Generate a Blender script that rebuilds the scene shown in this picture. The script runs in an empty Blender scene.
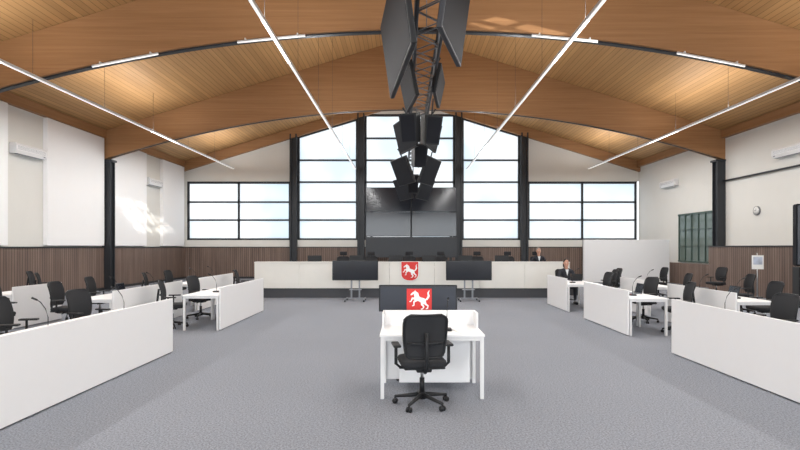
import bpy, bmesh, math, random
from mathutils import Vector, Matrix, Euler
random.seed(7)
scene = bpy.context.scene
try:
    scene.view_settings.view_transform = 'Standard'
except Exception: pass

# ---------------------------------------------------------------- materials
def new_mat(name):
    m = bpy.data.materials.new(name); m.use_nodes = True
    nt = m.node_tree
    b = nt.nodes['Principled BSDF']
    return m, nt, b

def plain(name, col, rough=0.5, metal=0.0, var=0.06, scale=8, spec=0.5, bump=0.0):
    m, nt, b = new_mat(name)
    b.inputs['Roughness'].default_value = rough
    b.inputs['Metallic'].default_value = metal
    b.inputs['Specular IOR Level'].default_value = spec
    tc = nt.nodes.new('ShaderNodeTexCoord')
    n = nt.nodes.new('ShaderNodeTexNoise'); n.inputs['Scale'].default_value = scale
    nt.links.new(tc.outputs['Object'], n.inputs['Vector'])
    r = nt.nodes.new('ShaderNodeMix'); r.data_type = 'RGBA'
    r.inputs[6].default_value = (*[c*(1-var) for c in col], 1)
    r.inputs[7].default_value = (*[min(1, c*(1+var)) for c in col], 1)
    nt.links.new(n.outputs['Fac'], r.inputs[0])
    nt.links.new(r.outputs[2], b.inputs['Base Color'])
    if bump:
        bp = nt.nodes.new('ShaderNodeBump'); bp.inputs['Strength'].default_value = bump
        nt.links.new(n.outputs['Fac'], bp.inputs['Height'])
        nt.links.new(bp.outputs[0], b.inputs['Normal'])
    return m

def wood(name, c1, c2, stretch, rough=0.5, gap_axis=None, gap_pitch=0.2, gap_w=0.08, gap_dark=0.45, spec=0.3, tone=(.84, 1.1)):
    """stretched noise grain; optional board/slat gaps along an axis"""
    m, nt, b = new_mat(name)
    L = nt.links.new
    b.inputs['Roughness'].default_value = rough
    b.inputs['Specular IOR Level'].default_value = spec
    tc = nt.nodes.new('ShaderNodeTexCoord')
    mp = nt.nodes.new('ShaderNodeMapping'); mp.inputs['Scale'].default_value = stretch
    L(tc.outputs['Object'], mp.inputs['Vector'])
    n = nt.nodes.new('ShaderNodeTexNoise'); n.inputs['Scale'].default_value = 1.0
    n.inputs['Detail'].default_value = 5; n.inputs['Roughness'].default_value = .65
    L(mp.outputs[0], n.inputs['Vector'])
    r = nt.nodes.new('ShaderNodeValToRGB')
    r.color_ramp.elements[0].position = .3; r.color_ramp.elements[0].color = (*c1, 1)
    r.color_ramp.elements[1].position = .7; r.color_ramp.elements[1].color = (*c2, 1)
    L(n.outputs['Fac'], r.inputs[0])
    out = r.outputs[0]
    if gap_axis is not None:
        sp = nt.nodes.new('ShaderNodeSeparateXYZ'); L(tc.outputs['Object'], sp.inputs[0])
        d = nt.nodes.new('ShaderNodeMath'); d.operation = 'DIVIDE'; d.inputs[1].default_value = gap_pitch
        L(sp.outputs[gap_axis], d.inputs[0])
        fr = nt.nodes.new('ShaderNodeMath'); fr.operation = 'FRACT'; L(d.outputs[0], fr.inputs[0])
        lt = nt.nodes.new('ShaderNodeMath'); lt.operation = 'LESS_THAN'; lt.inputs[1].default_value = gap_w
        L(fr.outputs[0], lt.inputs[0])
        # per-board tone
        fl = nt.nodes.new('ShaderNodeMath'); fl.operation = 'FLOOR'; L(d.outputs[0], fl.inputs[0])
        wn = nt.nodes.new('ShaderNodeTexWhiteNoise'); wn.noise_dimensions = '1D'; L(fl.outputs[0], wn.inputs['W'])
        mr = nt.nodes.new('ShaderNodeMapRange'); mr.inputs[3].default_value = tone[0]; mr.inputs[4].default_value = tone[1]
        L(wn.outputs['Value'], mr.inputs[0])
        mul = nt.nodes.new('ShaderNodeVectorMath'); mul.operation = 'SCALE'
        L(out, mul.inputs[0]); L(mr.outputs[0], mul.inputs['Scale'])
        mx = nt.nodes.new('ShaderNodeMix'); mx.data_type = 'RGBA'
        L(lt.outputs[0], mx.inputs[0]); L(mul.outputs[0], mx.inputs[6])
        mx.inputs[7].default_value = (*[c*gap_dark for c in c1], 1)
        out = mx.outputs[2]
    L(out, b.inputs['Base Color'])
    return m

def emis(name, col, s):
    m, nt, b = new_mat(name)
    b.inputs['Base Color'].default_value = (*col, 1)
    b.inputs['Emission Color'].default_value = (*col, 1)
    b.inputs['Emission Strength'].default_value = s
    return m

M = {}
M['glulam'] = wood('glulam_wood', (.29, .145, .062), (.39, .205, .092), (.35, .35, 14), .5)
M['planks'] = wood('ceiling_plank_wood', (.43, .235, .095), (.53, .305, .13), (3, .25, 3), .55, 0, .16, .10, .55, tone=(.9, 1.06))
M['wainscot'] = wood('wainscot_slat_wood', (.15, .105, .085), (.235, .168, .137), (6, 6, .5), .5, 1, .11, .16, .3)
M['wainscot_x'] = wood('wainscot_slat_wood_back', (.15, .105, .085), (.235, .168, .137), (6, 6, .5), .5, 0, .11, .16, .3)
M['plaster'] = plain('plaster_wall', (.74, .73, .69), .85, var=.02, scale=2)
M['acoustic'] = plain('acoustic_panel_white', (.91, .91, .91), .9, var=.01, scale=3)
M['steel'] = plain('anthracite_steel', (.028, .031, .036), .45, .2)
M['greensteel'] = plain('green_grey_window_frame', (.05, .085, .07), .45, .1)
M['white'] = plain('white_laminate', (.81, .81, .815), .4, var=.01)
M['benchwhite'] = plain('bench_birch_laminate', (.70, .685, .64), .45, var=.04, scale=3)
M['plinth'] = plain('dark_plinth', (.05, .052, .06), .6)
M['whitemetal'] = plain('white_powdercoat', (.75, .75, .75), .35, .0)
M['blackplastic'] = plain('black_plastic', (.013, .014, .016), .5, spec=.35)
M['blackmesh'] = plain('black_mesh_fabric', (.02, .021, .024), .9, var=.3, scale=220, bump=.2)
M['fabric'] = plain('seat_fabric', (.018, .019, .022), .95, var=.25, scale=150, bump=.2)
M['chrome'] = plain('brushed_aluminium', (.55, .56, .58), .3, .9)
M['greymetal'] = plain('grey_metal', (.22, .23, .25), .4, .6)
M['truss'] = plain('truss_dark_aluminium', (.05, .053, .06), .5, .4)
M['screen'] = plain('screen_glass', (.012, .014, .02), .12, var=.1)
M['screenmatt'] = plain('screen_matt', (.010, .011, .015), .65, var=.1, spec=.15)
M['screenblue'] = plain('screen_charcoal', (.016, .02, .032), .3, var=.1)
M['red'] = plain('heraldic_red', (.62, .02, .015), .5, var=.03)
M['heraldwhite'] = plain('heraldic_white', (.85, .85, .85), .5, var=.02)
M['led'] = emis('led_diffuser', (1, .985, .96), .75)
M['ledhot'] = emis('led_diffuser_bright', (1, .985, .96), 4)
M['acwhite'] = plain('ac_plastic', (.8, .8, .8), .4, var=.01)
M['skin'] = plain('skin', (.50, .27, .19), .55)
M['suit'] = plain('dark_suit_cloth', (.02, .022, .03), .9)
M['shirt'] = plain('shirt_cloth', (.7, .72, .75), .8)
M['hair'] = plain('grey_hair', (.22, .20, .18), .8, var=.3, scale=60)
M['darkhair'] = plain('dark_brown_hair', (.03, .02, .014), .7, var=.3, scale=60)
M['paper'] = plain('paper', (.8, .8, .78), .8)
M['poster'] = plain('poster_print', (.45, .5, .6), .6, var=.5, scale=6)
M['glassgrey'] = plain('reflective_glazing', (.13, .17, .155), .08, var=.2, scale=1)

# carpet
m, nt, b = new_mat('speckled_grey_carpet'); M['carpet'] = m
b.inputs['Roughness'].default_value = .95; b.inputs['Specular IOR Level'].default_value = .15
tc = nt.nodes.new('ShaderNodeTexCoord')
n1 = nt.nodes.new('ShaderNodeTexNoise'); n1.inputs['Scale'].default_value = 55; n1.inputs['Detail'].default_value = 4; n1.inputs['Roughness'].default_value = .8
n2 = nt.nodes.new('ShaderNodeTexNoise'); n2.inputs['Scale'].default_value = .5; n2.inputs['Detail'].default_value = 2
nt.links.new(tc.outputs['Object'], n1.inputs['Vector']); nt.links.new(tc.outputs['Object'], n2.inputs['Vector'])
r = nt.nodes.new('ShaderNodeValToRGB')
r.color_ramp.elements[0].position = .37; r.color_ramp.elements[0].color = (.128, .140, .166, 1)
r.color_ramp.elements[1].position = .63; r.color_ramp.elements[1].color = (.315, .333, .37, 1)
nt.links.new(n1.outputs['Fac'], r.inputs[0])
mr = nt.nodes.new('ShaderNodeMapRange'); mr.inputs[3].default_value = .93; mr.inputs[4].default_value = 1.07
nt.links.new(n2.outputs['Fac'], mr.inputs[0])
vm = nt.nodes.new('ShaderNodeVectorMath'); vm.operation = 'SCALE'
nt.links.new(r.outputs[0], vm.inputs[0]); nt.links.new(mr.outputs[0], vm.inputs['Scale'])
nt.links.new(vm.outputs[0], b.inputs['Base Color'])
bp = nt.nodes.new('ShaderNodeBump'); bp.inputs['Strength'].default_value = .3; bp.inputs['Distance'].default_value = .01
nt.links.new(n1.outputs['Fac'], bp.inputs['Height']); nt.links.new(bp.outputs[0], b.inputs['Normal'])

# frosted glazing : translucent sheet lit by the sky outside
m = bpy.data.materials.new('frosted_glazing'); m.use_nodes = True; nt = m.node_tree
for n in list(nt.nodes):
    if n.type == 'BSDF_PRINCIPLED': nt.nodes.remove(n)
out = [n for n in nt.nodes if n.type == 'OUTPUT_MATERIAL'][0]
tr = nt.nodes.new('ShaderNodeBsdfTranslucent')
df = nt.nodes.new('ShaderNodeBsdfDiffuse'); df.inputs[0].default_value = (.75, .8, .85, 1)
tc = nt.nodes.new('ShaderNodeTexCoord'); nz = nt.nodes.new('ShaderNodeTexNoise'); nz.inputs['Scale'].default_value = .35
nt.links.new(tc.outputs['Object'], nz.inputs['Vector'])
rr = nt.nodes.new('ShaderNodeValToRGB'); rr.color_ramp.elements[0].color = (.80, .86, .90, 1); rr.color_ramp.elements[1].color = (.98, .98, .98, 1)
rr.color_ramp.elements[0].position = .35; rr.color_ramp.elements[1].position = .65
nt.links.new(nz.outputs['Fac'], rr.inputs[0]); nt.links.new(rr.outputs[0], tr.inputs[0])
mx = nt.nodes.new('ShaderNodeMixShader'); mx.inputs[0].default_value = .12
nt.links.new(tr.outputs[0], mx.inputs[1]); nt.links.new(df.outputs[0], mx.inputs[2]); nt.links.new(mx.outputs[0], out.inputs[0])
M['frost'] = m

# ---------------------------------------------------------------- builder
class MB:
    def __init__(s):
        s.bm = bmesh.new(); s.mats = []
    def mi(s, k):
        if k not in s.mats: s.mats.append(k)
        return s.mats.index(k)
    def _merge(s, t, mat, smooth):
        idx = s.mi(mat)
        for f in t.faces: f.material_index = idx; f.smooth = smooth
        me = bpy.data.meshes.new('t'); t.to_mesh(me); t.free()
        s.bm.from_mesh(me); bpy.data.meshes.remove(me)
    def box(s, c, d, mat, bev=0.0, rot=None, seg=1, smooth=False):
        t = bmesh.new(); bmesh.ops.create_cube(t, size=1)
        bmesh.ops.scale(t, vec=d, verts=t.verts)
        if bev: bmesh.ops.bevel(t, geom=t.edges[:], offset=bev, segments=seg, profile=.5, affect='EDGES')
        mt = Matrix.Translation(c)
        if rot: mt = mt @ Euler(rot).to_matrix().to_4x4()
        bmesh.ops.transform(t, matrix=mt, verts=t.verts)
        s._merge(t, mat, smooth); return s
    def b2(s, p0, p1, mat, bev=0.0):
        c = [(a+b)/2 for a, b in zip(p0, p1)]; d = [abs(b-a) for a, b in zip(p0, p1)]
        return s.box(c, d, mat, bev)
    def cyl(s, p1, p2, r, mat, r2=None, seg=12, smooth=True):
        p1 = Vector(p1); p2 = Vector(p2); v = p2-p1
        t = bmesh.new()
        bmesh.ops.create_cone(t, cap_ends=True, segments=seg, radius1=r, radius2=r if r2 is None else r2, depth=v.length)
        q = Vector((0, 0, 1)).rotation_difference(v.normalized())
        bmesh.ops.transform(t, matrix=Matrix.Translation((p1+p2)/2) @ q.to_matrix().to_4x4(), verts=t.verts)
        s._merge(t, mat, smooth); return s
    def sph(s, c, r, mat, sc=(1, 1, 1), seg=12):
        t = bmesh.new(); bmesh.ops.create_uvsphere(t, u_segments=seg, v_segments=max(6, seg*2//3), radius=r)
        bmesh.ops.scale(t, vec=sc, verts=t.verts); bmesh.ops.translate(t, vec=c, verts=t.verts)
        s._merge(t, mat, True); return s
    def tube(s, path, r, mat, seg=8, closed=False):
        P = [Vector(p) for p in path]; n = len(P)
        t = bmesh.new(); rings = []
        for i in range(n):
            a = P[(i-1) % n] if (closed or i > 0) else P[i]
            c = P[(i+1) % n] if (closed or i < n-1) else P[i]
            d = (c-a).normalized()
            up = Vector((0, 0, 1)) if abs(d.z) < .95 else Vector((0, 1, 0))
            u = d.cross(up).normalized(); w = d.cross(u).normalized()
            rings.append([t.verts.new(P[i]+r*(math.cos(2*math.pi*k/seg)*u+math.sin(2*math.pi*k/seg)*w)) for k in range(seg)])
        for i in range(n if closed else n-1):
            A = rings[i]; B = rings[(i+1) % n]
            for k in range(seg):
                try: t.faces.new((A[k], A[(k+1) % seg], B[(k+1) % seg], B[k]))
                except ValueError: pass
        if not closed:
            t.faces.new(rings[0]); t.faces.new(rings[-1][::-1])
        bmesh.ops.recalc_face_normals(t, faces=t.faces[:])
        s._merge(t, mat, True); return s
    def prism(s, pts, ext, mat, mtx=None):
        """pts: 3-D polygon, ext: extrude vector"""
        t = bmesh.new(); vs = [t.verts.new(p) for p in pts]; f = t.faces.new(vs)
        r = bmesh.ops.extrude_face_region(t, geom=[f])
        bmesh.ops.translate(t, vec=ext, verts=[e for e in r['geom'] if isinstance(e, bmesh.types.BMVert)])
        bmesh.ops.recalc_face_normals(t, faces=t.faces[:])
        if mtx: bmesh.ops.transform(t, matrix=mtx, verts=t.verts)
        s._merge(t, mat, False); return s
    def grid(s, fn, nu, nv, mat, thick=0.0):
        t = bmesh.new()
        V = [[t.verts.new(fn(i/nu, j/nv)) for j in range(nv+1)] for i in range(nu+1)]
        for i in range(nu):
            for j in range(nv):
                t.faces.new((V[i][j], V[i+1][j], V[i+1][j+1], V[i][j+1]))
        if thick:
            bmesh.ops.recalc_face_normals(t, faces=t.faces[:])
            bmesh.ops.solidify(t, geom=t.faces[:], thickness=thick)
        s._merge(t, mat, True); return s
    def mesh(s, name):
        me = bpy.data.meshes.new(name); s.bm.to_mesh(me); s.bm.free()
        for k in s.mats: me.materials.append(M[k])
        return me
    def obj(s, name, loc=(0, 0, 0), rz=0):
        return place(s.mesh(name), name, loc, rz)

def place(me, name, loc=(0, 0, 0), rz=0, sc=1):
    o = bpy.data.objects.new(name, me); scene.collection.objects.link(o)
    o.location = loc; o.rotation_euler = (0, 0, rz); o.scale = (sc,)*3
    return o

R = math.radians
# ---------------------------------------------------------------- room shell
XL, XR, YF, YB, CX = -12.35, 13.15, -8.0, 28.0, 0.4
def roof(x): return 10.4 - .306*abs(x-CX)
def arch_low(x): return 5.33 + 2.07*(1-((x-CX)/12.75)**2)

MB().b2((XL-.3, YF-.3, -.2), (XR+.3, YB+.3, 0), 'carpet').obj('floor')
MB().b2((XL-.3, YF, 0), (XL, YB, roof(XL)+.15), 'plaster').obj('wall_left')
MB().b2((XR, YF, 0), (XR+.3, YB, roof(XR)+.15), 'plaster').obj('wall_right')
# roof slabs (right slope has an unseen skylight well added to admit the sun)
w = MB()
def slab(xa, xb, ya, yb):
    w.prism([(xa, ya, roof(xa)), (xb, ya, roof(xb)), (xb, ya, roof(xb)+.3), (xa, ya, roof(xa)+.3)], (0, yb-ya, 0), 'planks')
SX0, SX1, SY0, SY1 = 6.0, 9.2, 6.0, 10.4
slab(XL-.3, CX, YF-.3, YB+.3); slab(CX, SX0, YF-.3, YB+.3); slab(SX1, XR+.3, YF-.3, YB+.3)
slab(SX0, SX1, YF-.3, SY0); slab(SX0, SX1, SY1, YB+.3)
w.obj('ceiling')
w = MB()
for i in range(9):
    y = SY0+.2+i*.46; wd_ = (.06, .22, .1, .26, .08, .16, .24, .07, .2)[i]
    w.prism([(SX0, y, roof(SX0)+.12), (SX1, y+.35, roof(SX1)+.12), (SX1, y+.35, roof(SX1)+.18), (SX0, y, roof(SX0)+.18)], (0, wd_, 0), 'steel')
for x in (SX0+.02, 7.0, 8.1, SX1-.09): w.prism([(x, SY0, roof(x)+.20), (x+.07, SY0, roof(x+.07)+.20), (x+.07, SY0, roof(x)+.27), (x, SY0, roof(x)+.27)], (0, SY1-SY0, 0), 'steel')
w.obj('added_sun_louvres')  # unseen louvres, added to break the sunlight into streaks on the left wall
# back wall, built round its openings
ZS, ZT = 2.14, 5.42
w = MB()
w.b2((XL, YB, 0), (XR, YB+.3, ZS), 'plaster')
w.prism([(XL, YB, ZT), (-6.16, YB, ZT), (-6.16, YB, roof(-6.16)), (XL, YB, roof(XL))], (0, .3, 0), 'plaster')
w.prism([(6.72, YB, ZT), (XR, YB, ZT), (XR, YB, roof(XR)), (6.72, YB, roof(6.72))], (0, .3, 0), 'plaster')
w.prism([(-2.4, YB, 9.2), (3.05, YB, 9.2), (3.05, YB, roof(3.05)), (CX, YB, roof(CX)), (-2.4, YB, roof(-2.4))], (0, .3, 0), 'plaster')
w.b2((XL, YB, ZS), (-12.15, YB+.3, ZT), 'plaster')
w.obj('wall_back')
# windows in back wall
def window(name, x0, x1, zs, verts, hors, sloped=False, topz=ZT):
    w = MB(); y = YB+.12
    t0 = (roof(x0)-.5) if sloped else topz; t1 = (roof(x1)-.5) if sloped else topz
    w.prism([(x0, y, zs), (x1, y, zs), (x1, y, t1), (x0, y, t0)], (0, .004, 0), 'frost')
    fw = .1
    def hbar(z, a=x0, b_=x1, h=.1): w.b2((a, y-.1, z-h/2), (b_, y+.04, z+h/2), 'steel')
    hbar(zs+.05)
    for z in hors:
        a, b_ = x0, x1
        hbar(z, a, b_, .085)
    w.b2((x0, y-.1, zs), (x0+fw, y+.04, t0), 'steel'); w.b2((x1-fw, y-.1, zs), (x1, y+.04, t1), 'steel')
    for xv in verts: w.b2((xv-.05, y-.1, zs), (xv+.05, y+.04, topz), 'steel')
    w.prism([(x0, y-.1, t0-.12), (x1, y-.1, t1-.12), (x1, y-.1, t1), (x0, y-.1, t0)], (0, .14, 0), 'steel')
    w.obj(name)
H2 = [3.26, 4.27]; H3 = [3.26, 4.27, 5.39, 6.62]
window('window_1', -12.15, -6.36, ZS, [-9.27], H2)
window('window_2', -5.96, -2.6, ZS, [], H3, True)
window('window_3', -2.2, 2.85, ZS, [], H3+[7.85], False, 9.2)
window('window_4', 3.25, 6.5, ZS, [], H3, True)
window('window_5', 6.94, 13.05, ZS, [10.0], H2)
for i, x in enumerate((-6.16, -2.4, 3.05, 6.72)):
    w = MB(); z1 = roof(x)-.35
    w.b2((x-.2, YB-.22, 0), (x-.14+.02, YB+.2, z1), 'steel'); w.b2((x+.12, YB-.22, 0), (x+.2, YB+.2, z1), 'steel')
    w.b2((x-.13, YB-.1, 0), (x+.13, YB+.2, z1), 'steel'); w.b2((x-.24, YB-.26, 0), (x+.24, YB-.02, .03), 'steel')
    w.obj('steel_column')
# front wall (behind camera) with a glazed band
w = MB()
w.b2((XL, YF-.3, 0), (XR, YF, 1.0), 'plaster')
w.prism([(XL, YF, 5.6), (XR, YF, 5.6), (XR, YF, roof(XR)), (CX, YF, roof(CX)), (XL, YF, roof(XL))], (0, -.3, 0), 'plaster')
for x in (XL, -6.2, .2, 6.8, XR-.4): w.b2((x, YF-.3, 1.0), (x+.4, YF, 5.6), 'plaster')
w.obj('wall_front')
w = MB()
w.b2((XL+.4, YF-.15, 1.0), (XR-.4, YF-.146, 5.6), 'frost')
for z in (1.05, 2.5, 4.0, 5.5): w.b2((XL+.4, YF-.22, z-.05), (XR-.4, YF-.1, z+.05), 'steel')
w.obj('window_6')

# glulam arches
def arch(y, name='glulam_roof_beam'):
    w = MB(); N = 48
    xs = [XL+(XR-XL)*i/N for i in range(N+1)]
    t = bmesh.new()
    ys = (y-.14, y+.14)
    lo = [[t.verts.new((x, yy, arch_low(x))) for x in xs] for yy in ys]
    hi = [[t.verts.new((x, yy, roof(x)-.01)) for x in xs] for yy in ys]
    for i in range(N):
        t.faces.new((lo[0][i], lo[0][i+1], hi[0][i+1], hi[0][i]))
        t.faces.new((lo[1][i+1], lo[1][i], hi[1][i], hi[1][i+1]))
        t.faces.new((lo[0][i+1], lo[0][i], lo[1][i], lo[1][i+1]))
        t.faces.new((hi[0][i], hi[0][i+1], hi[1][i+1], hi[1][i]))
    t.faces.new((lo[0][0], hi[0][0], hi[1][0], lo[1][0])); t.faces.new((lo[0][N], lo[1][N], hi[1][N], hi[0][N]))
    w._merge(t, 'glulam', False)
    w.obj(name)
AY = (5.6, 13.1, 20.6)
for y in AY + (-1.9,): arch(y)
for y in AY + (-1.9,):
    w = MB()   # dark strip along the underside
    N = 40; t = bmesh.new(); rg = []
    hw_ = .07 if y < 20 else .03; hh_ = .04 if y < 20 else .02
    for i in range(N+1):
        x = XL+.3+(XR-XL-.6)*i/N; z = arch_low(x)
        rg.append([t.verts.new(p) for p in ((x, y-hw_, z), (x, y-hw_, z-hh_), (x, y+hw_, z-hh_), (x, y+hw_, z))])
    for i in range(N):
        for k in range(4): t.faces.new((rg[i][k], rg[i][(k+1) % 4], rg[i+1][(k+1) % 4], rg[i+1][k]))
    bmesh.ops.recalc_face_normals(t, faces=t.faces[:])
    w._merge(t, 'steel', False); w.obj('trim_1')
    for sx, x in ((1, XL+.01), (-1, XR-.01)):
        c = MB(); xi = x+sx*.34
        c.b2((min(x, xi), y-.17, 0), (max(x, xi), y-.13, 5.33), 'steel'); c.b2((min(x, xi), y+.13, 0), (max(x, xi), y+.17, 5.33), 'steel')
        c.b2((min(x+sx*.1, x+sx*.26), y-.14, 0), (max(x+sx*.1, x+sx*.26), y+.14, 5.33), 'steel')
        c.b2((min(x, x+sx*.4), y-.2, 5.25), (max(x, x+sx*.4), y+.2, 5.33), 'steel')
        c.b2((min(x, x+sx*.4), y-.22, 0), (max(x, x+sx*.4), y+.22, .03), 'steel')
        c.obj('steel_column')
# rear rafter following the roof against the back wall
w = MB()
for x0 in (XL, XR):
    w.prism([(x0, YB-.2, roof(x0)-.01), (CX, YB-.2, roof(CX)-.01), (CX, YB-.2, roof(CX)-.55), (x0, YB-.2, roof(x0)-.55)], (0, .19, 0), 'glulam')
w.obj('rear_rafter_beam')
# purlins/wall plates along the eaves
MB().b2((XL, YF, 6.2), (XL+.18, YB-.2, 6.52), 'glulam').obj('trim_2')
MB().b2((XR-.18, YF, 6.2), (XR, YB-.2, 6.52), 'glulam').obj('trim_3')

# wainscot
MB().b2((XL+.0, YF, 0), (XL+.09, YB, 1.72), 'wainscot').b2((XL, YF, 1.72), (XL+.12, YB, 1.76), 'steel').obj('wainscot_left')
MB().b2((XL+.1, YB-.09, 0), (XR-.1, YB, 1.72), 'wainscot_x').b2((XL+.13, YB-.12, 1.72), (XR-.12, YB, 1.76), 'steel').obj('wainscot_back')
MB().b2((XR-.08, 20.9, 0), (XR, YB-.1, 1.0), 'wainscot').obj('wainscot_right')
w = MB(); w.b2((XR-.75, 13.6, 0), (XR-.01, 20.35, 1.76), 'wainscot'); w.b2((XR-.78, 13.56, 1.76), (XR-.01, 20.35, 1.8), 'steel'); w.obj('entrance_lobby_screen')
# acoustic wall panels left
for y0, y1 in ((9.8, 12.8), (13.5, 15.4), (17.1, 20.35), (20.85, 23.7), (25.3, 27.75)):
    MB().b2((XL, y0, 1.8), (XL+.16, y1, 6.18), 'acoustic', .01).obj('acoustic_wall_panel')
# rail on right wall
w = MB(); w.cyl((XR-.08, 9, 4.45), (XR-.08, 20.4, 4.45), .035, 'steel')
for y in (10, 13, 16, 19): w.b2((XR-.08, y-.02, 4.42), (XR, y+.02, 4.48), 'steel')
w.obj('wall_rail')
# window in right wall (glazed grid)
w = MB(); x = XR-.06
w.b2((x+.02, 21.2, 1.05), (x+.05, 23.8, 3.3), 'glassgrey')
for y in [21.2+i*.52 for i in range(6)]: w.b2((x-.02, y-.025, 1.05), (x+.06, y+.025, 3.3), 'greensteel')
for z in (1.09, 3.26): w.b2((x-.03, 21.17, z-.04), (x+.06, 23.84, z+.04), 'greensteel')
for z in (1.8, 2.55): w.b2((x-.02, 21.2, z-.02), (x+.06, 23.8, z+.02), 'greensteel')
w.obj('window_7')
# baseboards
MB().b2((XL+.09, YF, 0), (XL+.11, YB-.1, .1), 'steel').obj('baseboard_left')
MB().b2((XL+.12, YB-.12, 0), (XR-.12, YB-.09, .1), 'steel').obj('baseboard_back')

# AC units
def ac(x, y, z, sx):
    w = MB(); L_ = 1.35
    prof = [(0, 0), (.2, .0), (.24, .1), (.24, .26), (.2, .33), (0, .33)]
    w.prism([(sx*p[0], -L_/2, p[1]) for p in prof], (0, L_, 0), 'acwhite')
    w.box((sx*.15, 0, -.004), (.1, L_*.86, .012), 'greymetal')
    for i in range(4): w.box((sx*.242, 0, .14+i*.03), (.006, L_*.9, .006), 'greymetal')
    w.box((sx*.246, L_*.4, .06), (.004, .08, .03), 'greymetal')
    w.obj('air_conditioner', (x, y, z))
ac(XL, 16.3, 4.7, 1); ac(XL, 24.5, 4.75, 1); ac(XR, 24.6, 4.7, -1); ac(XR, 16.9, 4.85, -1)
# clock
w = MB(); w.cyl((0, 0, 0), (-.05, 0, 0), .17, 'greymetal', seg=32); w.cyl((-.05, 0, 0), (-.054, 0, 0), .15, 'paper', seg=32)
w.box((-.058, 0, .045), (.004, .014, .09), 'blackplastic'); w.box((-.058, .05, .01), (.004, .11, .012), 'blackplastic', rot=(.3, 0, 0))
for i in range(12):
    a = i*math.pi/6; w.box((-.057, .13*math.cos(a), .13*math.sin(a)), (.003, .015, .015), 'blackplastic')
w.obj('wall_clock', (XR, 18.6, 3.1))

# ---------------------------------------------------------------- lights
def lamp_area(name, loc, sx, sy, power, rot=(0, 0, 0), col=(1, .995, .985)):
    l = bpy.data.lights.new(name, 'AREA'); l.shape = 'RECTANGLE'; l.size = sx; l.size_y = sy; l.energy = power; l.color = col
    o = bpy.data.objects.new(name, l); scene.collection.objects.link(o); o.location = loc; o.rotation_euler = rot
    return o
BX = (-9.28, -2.65, 3.45, 10.05)
for i, x in enumerate(BX):
    w = MB(); y0, y1, z = -2, 27.3, 6.0
    w.b2((x-.036, y0, z), (x+.036, y1, z+.07), 'whitemetal', .006)
    outer = i in (0, 3)
    y = y0+.1; k = 0
    while y < y1-1:
        hot = (k % 5 in (0,)) if not outer else (k % 4 == 1)
        w.b2((x-.028, y, z-.012), (x+.028, min(y+2.2, y1-.1), z), 'ledhot' if hot else 'led')
        y += 2.25; k += 1
    for yy in range(0, 27, 3):
        w.cyl((x, yy+.5, z+.07), (x, yy+.5, roof(x)), .004, 'steel', seg=5)
    w.obj('pendant_light_bar')
    for yc in (4, 12.5, 21.5):
        lamp_area('pendant_lamp_down', (x, yc, z-.03), .08, 7.5, 235)
    for yc in (1.6, 9.35, 16.85, 24.2):
        lamp_area('pendant_lamp_up', (x, yc, z+.09), .08, 5.0, 75, (math.pi, 0, 0))
# short strips under the arches
for y in (5.6, 13.1):
    for xa, xb in ((-8.05, -6.35), (-4.3, -2.55), (3.3, 5.0), (7.05, 8.8)):
        w = MB()
        za, zb = arch_low(xa)-.07, arch_low(xb)-.07
        w.tube([(xa, y-.19, za), (xb, y-.19, zb)], .03, 'whitemetal', 6)
        w.tube([(xa, y-.19, za-.02), (xb, y-.19, zb-.02)], .02, 'led', 6)
        for xx in (xa+.2, xb-.2): w.box((xx, y-.15, arch_low(xx)-.03), (.03, .12, .06), 'whitemetal')
        w.obj('arch_strip_light')
lamp_area('daylight_fill', (CX, YF+.1, 3.3), 22, 4.4, 1500, (R(90), 0, 0), (.92, .96, 1))  # added fill lamp just inside the unseen glazed band behind the camera
sl = bpy.data.lights.new('sun', 'SUN'); sl.energy = 4.5; sl.angle = R(.5); sl.color = (1, .97, .9)
so = bpy.data.objects.new('sun', sl); scene.collection.objects.link(so)
so.rotation_euler = Vector((-16.5, 13.2, -4.4)).to_track_quat('-Z', 'Y').to_euler(); so.location = (20, -20, 15)

wd = bpy.data.worlds.new('World'); scene.world = wd; wd.use_nodes = True
bg = wd.node_tree.nodes['Background']; bg.inputs[0].default_value = (.92, .96, 1, 1); bg.inputs[1].default_value = 1.8

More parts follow.
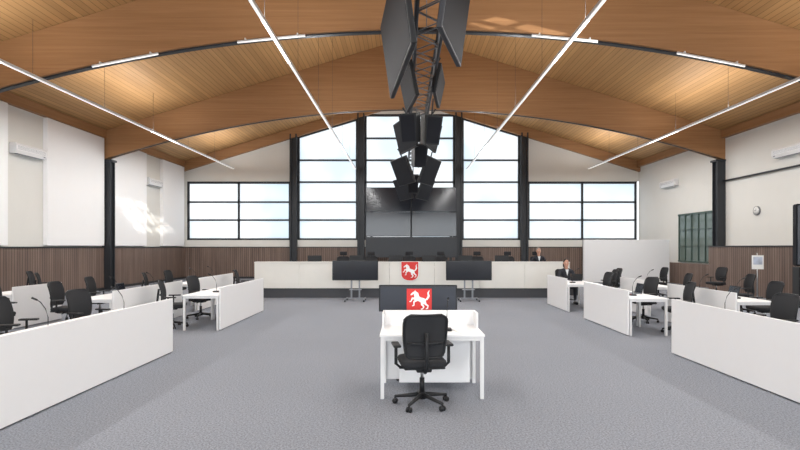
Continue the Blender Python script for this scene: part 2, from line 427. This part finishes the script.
# ---------------------------------------------------------------- chair
def chair_mesh(headrest=False):
    w = MB()
    for k in range(5):
        a = 2*math.pi*k/5+.3; c, s_ = math.cos(a), math.sin(a)
        w.cyl((.03*c, .03*s_, .115), (.31*c, .31*s_, .078), .026, 'blackplastic', .015, 8)
        ex, ey = .305*c, .305*s_
        w.cyl((ex, ey, .05), (ex, ey, .085), .011, 'blackplastic', seg=6)
        for sg in (-1, 1):
            w.cyl((ex-sg*.008*s_, ey+sg*.008*c, .029), (ex-sg*.026*s_, ey+sg*.026*c, .029), .029, 'blackplastic', seg=12)
    w.cyl((0, 0, .07), (0, 0, .15), .045, 'blackplastic', .038, 14)
    w.cyl((0, 0, .15), (0, 0, .30), .028, 'blackplastic'); w.cyl((0, 0, .3), (0, 0, .42), .016, 'chrome')
    w.box((0, -.02, .415), (.17, .26, .05), 'blackplastic', .012)
    w.cyl((.08, .05, .41), (.27, .05, .40), .006, 'blackplastic', seg=6)
    w.box((0, .02, .445), (.45, .44, .025), 'blackplastic', .01)
    t = bmesh.new(); bmesh.ops.create_cube(t, size=1); bmesh.ops.scale(t, vec=(.5, .48, .07), verts=t.verts)
    bmesh.ops.bevel(t, geom=[e for e in t.edges if abs((e.verts[0].co-e.verts[1].co).z) > .05], offset=.09, segments=5, profile=.5, affect='EDGES')
    bmesh.ops.bevel(t, geom=[e for e in t.edges if abs((e.verts[0].co-e.verts[1].co).z) < .01 and len(e.link_faces) == 2 and e.calc_face_angle() > .8], offset=.025, segments=3, profile=.5, affect='EDGES')
    bmesh.ops.translate(t, vec=(0, .03, .485), verts=t.verts)
    w._merge(t, 'fabric', True)
    zb, zt = .56, 1.03
    def prof(v):
        return -.225 - .055*v + .035*math.sin(v*math.pi*.9) - .03*v*v
    def hw(v):
        e = 1.0
        if v > .86: e = math.sqrt(max(0, 1-((v-.86)/.2)**2))
        if v < .12: e = math.sqrt(max(0, 1-((.12-v)/.22)**2))
        return (.205+.03*math.sin(v*2.2))*e
    def back(u, v):
        uu = 2*u-1
        return (hw(v)*uu, prof(v)+.045*uu*uu, zb+(zt-zb)*v)
    w.grid(back, 14, 18, 'blackmesh', .008)
    per = [back(0, j/18) for j in range(19)]+[back(i/8, 1) for i in range(1, 8)]+[back(1, 1-j/18) for j in range(19)]+[back(1-i/8, 0) for i in range(1, 8)]
    w.tube(per, .013, 'blackplastic', 6, True)
    w.tube([(x, prof(.3)-.02+.9*x*x, zb+.16) for x in (-.19, -.12, -.05, 0, .05, .12, .19)], .016, 'blackplastic', 6)
    w.tube([(0, -.1, .41), (0, -.2, .41), (0, -.285, .46), (0, -.30, .58), (0, -.285, .72), (0, -.27, .84)], .022, 'blackplastic', 8)
    for sx in (-1, 1):
        w.tube([(sx*.12, -.02, .425), (sx*.25, -.03, .43), (sx*.295, -.03, .47), (sx*.295, -.03, .66)], .018, 'blackplastic', 8)
        w.box((sx*.29, 0, .675), (.085, .25, .028), 'blackplastic', .012, seg=2)
    if headrest:
        w.tube([(0, -.29, .9), (0, -.31, 1.05), (0, -.29, 1.12)], .014, 'blackplastic', 6)
        w.box((0, -.27, 1.15), (.28, .06, .15), 'fabric', .028, seg=3, smooth=True)
    return w.mesh('office_chair')
CH = chair_mesh(); CHH = chair_mesh(True)
def chair(x, y, deg=0, z=0, me=None, name='office_chair', sc=1):
    return place(me or CH, name, (x, y, z), R(deg), sc)

chair(.20, 5.55, 8)
for x, y, d in ((-5.15, 4.9, -95), (-5.5, 7.15, -75), (-5.25, 8.35, -100),
                (-9.9, 13.9, -60), (-7.3, 12.0, -80), (-9.7, 11.4, -90), (-7.7, 9.4, -110), (-10.8, 14.8, -70),
                (-5.05, 10.9, -75), (-5.0, 12.3, -100), (-6.95, 10.3, -85), (-7.0, 15.3, -90), (-5.0, 15.6, -80), (-6.95, 13.9, -70),
                (5.6, 7.6, 95), (5.6, 5.2, 80), (6.9, 8.0, 120), (8.4, 10.0, 90),
                (5.6, 10.2, 80), (5.6, 11.7, 100), (5.6, 14.2, 95), (5.1, 15.85, 180), (6.5, 15.9, 90), (7.0, 16.8, 90),
                (8.9, 13.2, 80), (7.5, 10.4, 85), (8.9, 17.5, 90), (11.0, 17.6, 100), (7.5, 13.6, 80)):
    chair(x, y, d)

# ---------------------------------------------------------------- tables and privacy panels
def table(x0, x1, y0, y1):
    w = MB(); w.b2((x0, y0, .715), (x1, y1, .74), 'white', .003)
    for x in (x0+.04, x1-.04):
        for y in (y0+.04, y1-.04): w.b2((x-.02, y-.02, 0), (x+.02, y+.02, .715), 'whitemetal')
    for x in (x0+.04, x1-.04): w.b2((x-.012, y0+.06, .67), (x+.012, y1-.06, .71), 'whitemetal')
    for y in (y0+.04, y1-.04): w.b2((x0+.06, y-.012, .67), (x1-.06, y+.012, .71), 'whitemetal')
    w.obj('courtroom_table')
def panel(x, y0, y1, h=.9, lo=.02):
    w = MB(); w.b2((x-.015, y0, lo), (x+.015, y1, h), 'white', .003)
    n = max(2, int((y1-y0)/1.6)+1)
    for i in range(n):
        y = y0+.1+(y1-y0-.2)*i/(n-1); w.b2((x-.014, y-.04, 0), (x+.014, y+.04, lo+.005), 'greymetal')
    w.obj('privacy_panel')
def row(px, y0, n, side, L_=1.6, dep=.78):
    """side -1: tables on -X side of the panel"""
    panel(px, y0, y0+n*L_)
    for i in range(n):
        a = px+side*.02; c = px+side*(.02+dep)
        table(min(a, c), max(a, c), y0+i*L_+.005, y0+(i+1)*L_-.005)
row(-3.85, 3.5, 3, -1)
row(-3.85, 10.45, 2, -1)
row(-5.62, 9.65, 2, -1, 1.5, .75)
row(-5.62, 13.6, 2, -1, 1.4, .75)
row(-8.3, 10.6, 1, -1, 1.5, .75)
row(4.4, 3.4, 3, 1)
row(4.4, 9.8, 2, 1, 1.2)
row(4.4, 13.5, 1, 1, 1.8, .95)
row(6.15, 9.25, 2, 1, 1.2, .72)
row(6.15, 12.6, 1, 1, 1.6, .72)

def mic_mesh():
    w = MB(); w.box((0, 0, .014), (.11, .14, .028), 'blackplastic', .008)
    w.tube([(0, 0, .028), (0, 0, .18), (0, .03, .28), (0, .09, .36), (0, .14, .39)], .005, 'blackplastic', 6)
    w.cyl((0, .13, .385), (0, .19, .41), .011, 'blackplastic', .013, 8)
    w.box((0, -.03, .03), (.03, .02, .006), 'red')
    return w.mesh('gooseneck_microphone')
MIC = mic_mesh()
def mic(x, y, z=.74, deg=0): place(MIC, 'gooseneck_microphone', (x, y, z), R(deg))
for y in (4.3, 5.9, 7.5): mic(-4.2, y, deg=90)
for y in (11.2, 12.8): mic(-4.2, y, deg=90)
for y in (10.4, 11.9): mic(-5.95, y, deg=90)
for y in (14.3, 15.6): mic(-5.95, y, deg=90)
for y in (4.2, 5.8, 7.4, 10.4, 11.6, 14.1): mic(4.75, y, deg=-90)
for y in (9.8, 11.0, 13.4): mic(6.5, y, deg=-90)

def monitor_mesh(wd_=.5, ht=.3):
    w = MB(); w.box((0, 0, .01), (.22, .18, .016), 'blackplastic', .005)
    w.cyl((0, .02, .015), (0, .02, .2), .018, 'blackplastic')
    w.box((0, 0, .10+ht/2), (wd_, .035, ht), 'blackplastic', .008)
    w.box((0, -.019, .10+ht/2), (wd_-.03, .004, ht-.03), 'screen')
    return w.mesh('desk_monitor')
def laptop(x, y, deg):
    w = MB(); w.box((0, 0, .009), (.33, .23, .016), 'greymetal', .004); w.box((0, .13, .11), (.33, .01, .22), 'blackplastic', .003, rot=(-.25, 0, 0))
    w.box((0, .123, .11), (.30, .004, .19), 'screen', rot=(-.25, 0, 0)); w.box((0, .02, .018), (.28, .11, .003), 'blackplastic')
    w.obj('laptop', (x, y, .74), R(deg))
laptop(5.0, 10.9, -90); laptop(6.6, 10.2, -90); laptop(-6.1, 11.0, 90); laptop(5.1, 14.9, 180)
def papers(x, y, deg):
    w = MB()
    for i in range(4): w.box((random.uniform(-.01, .01), 0, .002+i*.003), (.21, .3, .003), 'paper', rot=(0, 0, random.uniform(-.1, .1)))
    w.obj('paper_stack', (x, y, .74), R(deg))
papers(-4.3, 7.0, 80); papers(4.9, 6.4, 95); papers(-4.4, 11.7, 90)

# ---------------------------------------------------------------- emblem
HORSE = [  # limbs of a leaping steed, (x, y, radius)
 [(.40,.56,.115),(.53,.49,.105),(.68,.43,.125)],
 [(.36,.60,.10),(.32,.72,.075),(.27,.82,.055)], [(.27,.82,.055),(.20,.79,.045),(.11,.72,.03)], [(.29,.85,.022),(.30,.93,.008)],
 [(.33,.86,.02),(.42,.78,.035),(.46,.66,.03)],
 [(.33,.52,.06),(.17,.55,.034),(.10,.40,.022),(.04,.39,.022)], [(.37,.47,.06),(.24,.37,.032),(.25,.22,.022),(.18,.19,.022)],
 [(.66,.40,.10),(.63,.25,.05),(.72,.14,.028),(.66,.04,.022),(.59,.03,.02)], [(.73,.40,.09),(.80,.27,.045),(.92,.19,.028),(.90,.07,.022),(.83,.05,.02)],
 [(.77,.46,.03),(.88,.52,.04),(.95,.66,.045),(.92,.80,.035),(.98,.92,.01)]]
def horse(w, cx, y, cz, k):
    cnt = 0
    for li, limb in enumerate(HORSE):
        for i, (a, b_, r_) in enumerate(limb):
            px, pz = cx+(a-.5)*k, cz+(b_-.48)*k
            cnt += 1; d = .004+.0004*cnt
            w.cyl((px, y, pz), (px, y-d, pz), r_*k, 'heraldwhite', seg=16, smooth=False)
            if i:
                cnt += 1; d = .004+.0004*cnt
                a0, b0, r0 = limb[i-1]; qx, qz = cx+(a0-.5)*k, cz+(b0-.48)*k
                v = Vector((px-qx, 0, pz-qz)).normalized(); n_ = Vector((-v.z, 0, v.x))
                A, B = Vector((qx, y, qz)), Vector((px, y, pz))
                w.prism([A+n_*r0*k, B+n_*r_*k, B-n_*r_*k, A-n_*r0*k], (0, -d, 0), 'heraldwhite')
def emblem(w, cx, y, cz, wd_, ht, square=False):
    h = wd_/2
    if square: sh = [(-h, -ht/2), (h, -ht/2), (h, ht/2), (-h, ht/2)]
    else:
        sh = [(-h, ht/2), (-h, -ht*.12)]
        for i in range(1, 12):
            a = math.pi*i/12; sh.append((-h*math.cos(a), -ht*.12-ht*.38*math.sin(a)**.8))
        sh += [(h, -ht*.12), (h, ht/2)]
    w.prism([(cx+p[0]*1.06, y+.004, cz+p[1]*1.05) for p in sh], (0, .012, 0), 'heraldwhite' if not square else 'red')
    w.prism([(cx+p[0], y-.004, cz+p[1]) for p in sh], (0, .01, 0), 'red')
    horse(w, cx, y-.003, cz+(0 if square else ht*.03), wd_*.88)

# ---------------------------------------------------------------- witness desk
w = MB(); X0, X1, Y0, Y1 = -.28, .93, 5.74, 6.5
w.b2((X0, Y0, .715), (X1, Y1, .74), 'white', .003)
for x in (X0+.03, X1-.03):
    for y in (Y0+.03, Y1-.05): w.b2((x-.02, y-.02, 0), (x+.02, y+.02, .715), 'whitemetal')
w.b2((X0+.05, Y0+.02, .67), (X1-.05, Y0+.045, .715), 'whitemetal')
w.b2((X0+.01, Y1-.02, .04), (X1-.01, Y1+.01, .93), 'white', .003)
w.b2((X0+.22, Y1-.34, .08), (X1-.12, Y1-.31, .715), 'white', .003)
w.b2((X0+.01, Y1-.30, .74), (X0+.03, Y1-.02, .93), 'white'); w.b2((X1-.03, Y1-.30, .74), (X1-.01, Y1-.02, .93), 'white')
w.obj('witness_desk')
w = MB()
w.b2((-.33, 6.58, .90), (.70, 6.62, 1.25), 'blackplastic', .006); w.b2((-.31, 6.573, .92), (.68, 6.58, 1.23), 'screenblue')
w.b2((.1, 6.62, .5), (.3, 6.66, 1.1), 'blackplastic'); w.cyl((.2, 6.66, .03), (.2, 6.66, .8), .03, 'blackplastic'); w.box((.2, 6.72, .015), (.6, .38, .03), 'blackplastic', .01)
emblem(w, .2, 6.562, 1.06, .31, .27, True)
w.obj('display_screen')
mic(.52, 6.05, deg=180)
w = MB(); w.box((0, 0, .004), (.21, .3, .006), 'paper', rot=(0, 0, .2)); w.obj('paper_sheet', (.72, 6.0, .74))

# ---------------------------------------------------------------- judges' bench
BY = 17.2; BXL, BXR = -5.15, 5.7
w = MB()
w.b2((BXL+.35, BY+.12, 0), (BXR-.35, BY+.9, .34), 'plinth')
w.b2((BXL+.3, BY+.05, .0), (BXR-.3, BY+.12, .33), 'plinth')
n = 7
for i in range(n):
    a = BXL+(BXR-BXL)*i/n; b_ = BXL+(BXR-BXL)*(i+1)/n
    w.b2((a+.003, BY, .33), (b_-.003, BY+.04, 1.2), 'benchwhite', .004)
w.b2((BXL, BY-.02, 1.2), (BXR, BY+.3, 1.24), 'benchwhite', .004)
w.b2((BXL, BY+.3, 1.02), (BXR, BY+1.0, 1.05), 'benchwhite')
for x in (BXL, BXR-.04): w.b2((x, BY+.04, .34), (x+.04, BY+1.0, 1.2), 'benchwhite')
emblem(w, .2, BY-.045, .92, .58, .64)
w.obj('judges_bench')
MB().b2((BXL-.2, BY+.92, 0), (BXR+.6, 21.5, .34), 'plinth').b2((BXL-.2, BY+1.2, .34), (BXR+.6, 21.5, .35), 'carpet').obj('judges_platform')
for x, d in ((-2.36, 175), (-1.25, 184), (.2, 180), (1.4, 176), (2.85, 186), (4.0, 180), (5.1, 180)):
    chair(x, 19.05, d, .35, CHH)
MON = monitor_mesh()
for x in (-3.2, -1.7, -.3, .9, 2.2, 3.5): place(MON, 'desk_monitor', (x, BY+.72, 1.05), R(180))
for x in (-2.4, -1.2, .25, 1.5, 2.8, 4.2): mic(x, BY+.6, 1.05, 0)

# tv trolleys
def tv_stand(xc, y):
    w = MB()
    w.box((0, 0, .99), (1.48, .07, .64), 'blackplastic', .012); w.box((0, -.037, .995), (1.43, .004, .59), 'screen')
    for sx in (-1, 1):
        w.b2((sx*.13-.025, .05, .06), (sx*.13+.025, .09, 1.15), 'greymetal')
    w.b2((-.3, .04, .8), (.3, .07, 1.15), 'blackplastic')
    w.b2((-.2, -.02, .35), (.2, .2, .37), 'greymetal')
    for sx in (-1, 1):
        w.box((sx*.3, .02, .07), (.05, .7, .04), 'greymetal', .008)
        for yy in (-.28, .32): w.cyl((sx*.3-.02, yy, .03), (sx*.3+.02, yy, .03), .03, 'blackplastic')
    w.box((0, .06, .08), (.6, .06, .04), 'greymetal')
    w.obj('tv_trolley', (xc, y, 0))
tv_stand(-1.58, 16.2); tv_stand(2.1, 16.2)

# video wall 2 x 2
w = MB()
for i in range(2):
    for j in range(2):
        a = -2.0+i*2.38; z = 2.3+j*1.28
        w.b2((a+.01, 26.0, z), (a+2.36, 26.1, z+1.27), 'blackplastic', .01)
        w.b2((a+.035, 25.99, z+.025), (a+2.335, 26.0, z+1.245), 'screen')
for x in (-1.7, .38, 2.45): w.b2((x-.06, 26.1, 0), (x+.06, 26.2, 4.6), 'steel'); w.b2((x-.1, 25.8, 0), (x+.1, 26.6, .06), 'steel')
w.b2((-2.0, 26.02, 1.2), (2.75, 26.08, 2.28), 'steel')
w.obj('video_wall')

# white mobile partition at right rear
w = MB(); w.b2((8.6, 24, .05), (12.75, 24.1, 2.1), 'white', .01)
for x in (9, 10.7, 12.4): w.b2((x-.03, 23.8, 0), (x+.03, 24.35, .05), 'greymetal')
w.b2((8.6, 23.985, .05), (8.66, 24.1, 2.1), 'whitemetal')
w.obj('mobile_partition_wall')
# black display pillar at the right edge, sign stand
w = MB(); w.box((0, 0, .04), (.6, .6, .06), 'blackplastic', .01); w.box((0, 0, .62), (.5, .5, 1.1), 'blackplastic', .02)
w.box((0, 0, 2.1), (.56, .3, 1.8), 'screenmatt', .03); w.box((0, -.152, 2.1), (.5, .01, 1.7), 'screenblue')
w.obj('information_display_pillar', (11.66, 14.5, 0), R(-20))
w = MB(); w.box((0, 0, .015), (.45, .35, .03), 'greymetal', .005); w.cyl((0, .03, .03), (0, .03, 1.55), .018, 'chrome')
w.box((0, 0, 1.25), (.3, .02, .42), 'poster'); w.box((0, -.004, 1.25), (.34, .015, .46), 'paper'); w.box((0, -.013, 1.3), (.26, .004, .25), 'poster')
w.obj('sign_stand', (11.6, 16.4, 0), R(-15))

# ---------------------------------------------------------------- overhead truss with screens
w = MB(); tx, tz, s_ = .42, 5.55, .22
for dx in (-s_, s_):
    for dz in (-s_, s_): w.cyl((tx+dx, 1, tz+dz), (tx+dx, 22.5, tz+dz), .028, 'truss', seg=8)
y = 1.0
k = 0
while y < 22.4:
    y2 = y+.44
    sg = 1 if k % 2 else -1
    w.cyl((tx-s_, y, tz-sg*s_), (tx-s_, y2, tz+sg*s_), .014, 'greymetal', seg=5)
    w.cyl((tx+s_, y, tz-sg*s_), (tx+s_, y2, tz+sg*s_), .014, 'greymetal', seg=5)
    w.cyl((tx-sg*s_, y, tz-s_), (tx+sg*s_, y2, tz-s_), .014, 'greymetal', seg=5)
    w.cyl((tx-sg*s_, y, tz+s_), (tx+sg*s_, y2, tz+s_), .014, 'greymetal', seg=5)
    y = y2; k += 1
for yy in (2, 9.3, 16.8, 21.5):
    w.cyl((tx, yy, tz+s_), (tx, yy, roof(tx)), .01, 'greymetal', seg=6); w.box((tx, yy, tz+s_+.03), (.5, .06, .05), 'steel')
w.obj('ceiling_truss')
def hung_tv(x, y, z, side, L_=1.7, H=1.05, tilt=12, yaw=14, frame='blackplastic', face='screenmatt'):
    """screen hung beside the truss: faces the side seats, turned towards the entrance and tilted down"""
    w = MB()
    w.box((0, 0, 0), (.08, L_, H), frame, .012)
    w.box((side*.042, 0, 0), (.004, L_-.07, H-.07), face)
    w.box((-side*.07, 0, .05), (.07, .7*L_/1.7, .5*H), 'truss', .01)
    for dy in (-.2, .2): w.box((-side*.11, dy, .1), (.03, .05, .7*H), 'steel')
    w.tube([(-side*.11, 0, .3*H), (-side*.16, 0, H/2+.15), (-side*.1, 0, H/2+.3)], .025, 'steel', 6)
    o = w.obj('hanging_tv_screen')
    o.location = (x, y, z)
    o.rotation_euler = Euler((0, side*R(tilt), -side*R(yaw)), 'XYZ')
# near pair, then pairs along the truss
hung_tv(-.12, 7.5, 4.95, -1, 2.4, 1.25, 8, 8)
hung_tv(.74, 7.2, 5.2, 1, 1.5, 1.2, 8, 16, 'truss')
hung_tv(.10, 10.2, 5.0, -1, 1.3, .7, 12, 8)
hung_tv(.74, 10.6, 5.15, 1, 1.2, .6, 12, 8)
hung_tv(.04, 13.4, 4.75, -1, 1.3, .85, 14, 20)
hung_tv(.80, 13.8, 4.85, 1, 1.3, .8, 14, 16)
hung_tv(-.04, 17.2, 4.35, -1, 1.3, .95, 22, 24)
hung_tv(.88, 17.2, 4.35, 1, 1.3, .95, 22, 24)
hung_tv(-.04, 21.2, 4.2, -1, 1.3, .95, 22, 24)
hung_tv(.90, 21.2, 4.2, 1, 1.3, .95, 22, 24)
def speaker(x, y, z, rz, tilt):
    w = MB()
    w.prism([(-.18, 0, -.35), (.18, 0, -.35), (.22, 0, .35), (-.22, 0, .35)], (0, .38, 0), 'blackplastic')
    w.box((0, -.006, 0), (.34, .01, .62), 'screenmatt')
    w.cyl((0, .2, .35), (0, .2, .75), .02, 'steel')
    o = w.obj('hanging_loudspeaker', (x, y, z)); o.rotation_euler = (R(tilt), 0, R(rz))
speaker(.1, 12.0, 4.6, -18, 14); speaker(.72, 12.2, 4.6, 20, 14); speaker(.35, 19.2, 4.15, 0, 15); speaker(.52, 15.4, 4.55, 15, 14)

# ---------------------------------------------------------------- seated people
def seated_person(name, loc, rz, hairmat, long_hair=False):
    root = bpy.data.objects.new(name, None); scene.collection.objects.link(root)
    def skin_part(nm, pts, edges, radii, mat, root_i=0):
        me = bpy.data.meshes.new(nm); me.from_pydata(pts, edges, []); o = bpy.data.objects.new(nm, me); scene.collection.objects.link(o)
        md = o.modifiers.new('skin', 'SKIN')
        for i, r_ in enumerate(radii):
            v = me.skin_vertices[0].data[i]; v.radius = r_ if isinstance(r_, tuple) else (r_, r_); v.use_root = (i == root_i)
        sb = o.modifiers.new('sub', 'SUBSURF'); sb.levels = 2; sb.render_levels = 2
        me.materials.append(M[mat]); md.use_smooth_shade = True
        o.parent = root; return o
    P = [(0,0,.58),(0,.02,.72),(0,.03,.88),(0,.02,1.0),(0,.0,1.08),
         (.19,.02,1.0),(.25,-.06,.80),(.17,-.30,.765),(-.19,.02,1.0),(-.25,-.06,.80),(-.17,-.30,.765),
         (.10,-.05,.58),(.13,-.42,.56),(.13,-.44,.12),(-.10,-.05,.58),(-.13,-.42,.56),(-.13,-.44,.12)]
    E = [(0,1),(1,2),(2,3),(3,4),(3,5),(5,6),(6,7),(3,8),(8,9),(9,10),(0,11),(11,12),(12,13),(0,14),(14,15),(15,16)]
    Rr = [(.16,.12),(.155,.12),(.17,.12),(.15,.10),(.06,.06),.065,.05,.032,.065,.05,.032,.075,.06,.045,.075,.06,.045]
    skin_part('suit_body', P, E, Rr, 'suit')
    def child(mb, nm):
        o = mb.obj(nm); o.parent = root; return o
    w = MB(); w.cyl((0, 0, 1.05), (0, -.01, 1.17), .058, 'skin', .055)
    w.sph((0, -.01, 1.25), .1, 'skin', (.78, .95, 1.18), 20)
    w.sph((0, -.03, 1.17), .06, 'skin', (.95, 1.05, .8), 14)
    w.prism([(-.014, -.10, 1.225), (.014, -.10, 1.225), (0, -.10, 1.265)], (0, -.022, 0), 'skin')
    w.sph((.08, 0, 1.245), .026, 'skin', (.4, .8, 1.2)); w.sph((-.08, 0, 1.245), .026, 'skin', (.4, .8, 1.2))
    for sx in (-1, 1):
        w.sph((sx*.03, -.098, 1.262), .011, 'heraldwhite', (1.2, .6, .8), 8); w.sph((sx*.03, -.104, 1.262), .006, 'suit', (1, .6, 1), 8)
        w.box((sx*.03, -.1, 1.283), (.03, .008, .006), hairmat)
    w.box((0, -.103, 1.195), (.045, .008, .008), 'red', .003)
    child(w, 'head')
    w = MB(); w.sph((0, .022, 1.292), .105, hairmat, (.84, .93, .98), 18)
    if long_hair: w.sph((0, .055, 1.19), .095, hairmat, (.95, .6, 1.35), 16)
    child(w, 'hair')
    w = MB(); w.prism([(-.05, -.098, 1.05), (.05, -.098, 1.05), (0, -.125, .86)], (0, .03, 0), 'shirt'); child(w, 'shirt_collar')
    w = MB()
    for sx in (-1, 1):
        w.box((sx*.165, -.36, .758), (.075, .09, .028), 'skin', .012, seg=2, smooth=True)
        for i, ln in enumerate((.06, .072, .078, .066)):
            fx = sx*.165+(-.03+i*.02)
            w.tube([(fx, -.395, .760), (fx, -.395-ln*.5, .765), (fx, -.395-ln, .750)], .0085, 'skin', 6)
        w.tube([(sx*.165-sx*.035, -.34, .755), (sx*.165-sx*.06, -.375, .753), (sx*.165-sx*.062, -.405, .750)], .010, 'skin', 6)
    child(w, 'hands')
    w = MB()
    for sx in (-1, 1): w.box((sx*.13, -.50, .045), (.09, .26, .08), 'blackplastic', .03, seg=2, smooth=True)
    child(w, 'shoes')
    root.location = loc; root.rotation_euler = (0, 0, rz)
seated_person('seated_man', (5.1, 18.95, .35), 0, 'hair')
seated_person('seated_woman', (5.1, 15.72, 0), 0, 'darkhair', True)

# ---------------------------------------------------------------- camera
cam = bpy.data.cameras.new('camera'); co = bpy.data.objects.new('camera', cam); scene.collection.objects.link(co)
co.location = (0, 0, 1.75); co.rotation_euler = (R(90), 0, 0)
cam.sensor_width = 36; cam.lens = 22.5; cam.shift_x = -.005; cam.shift_y = .0275; cam.clip_end = 200
scene.camera = co
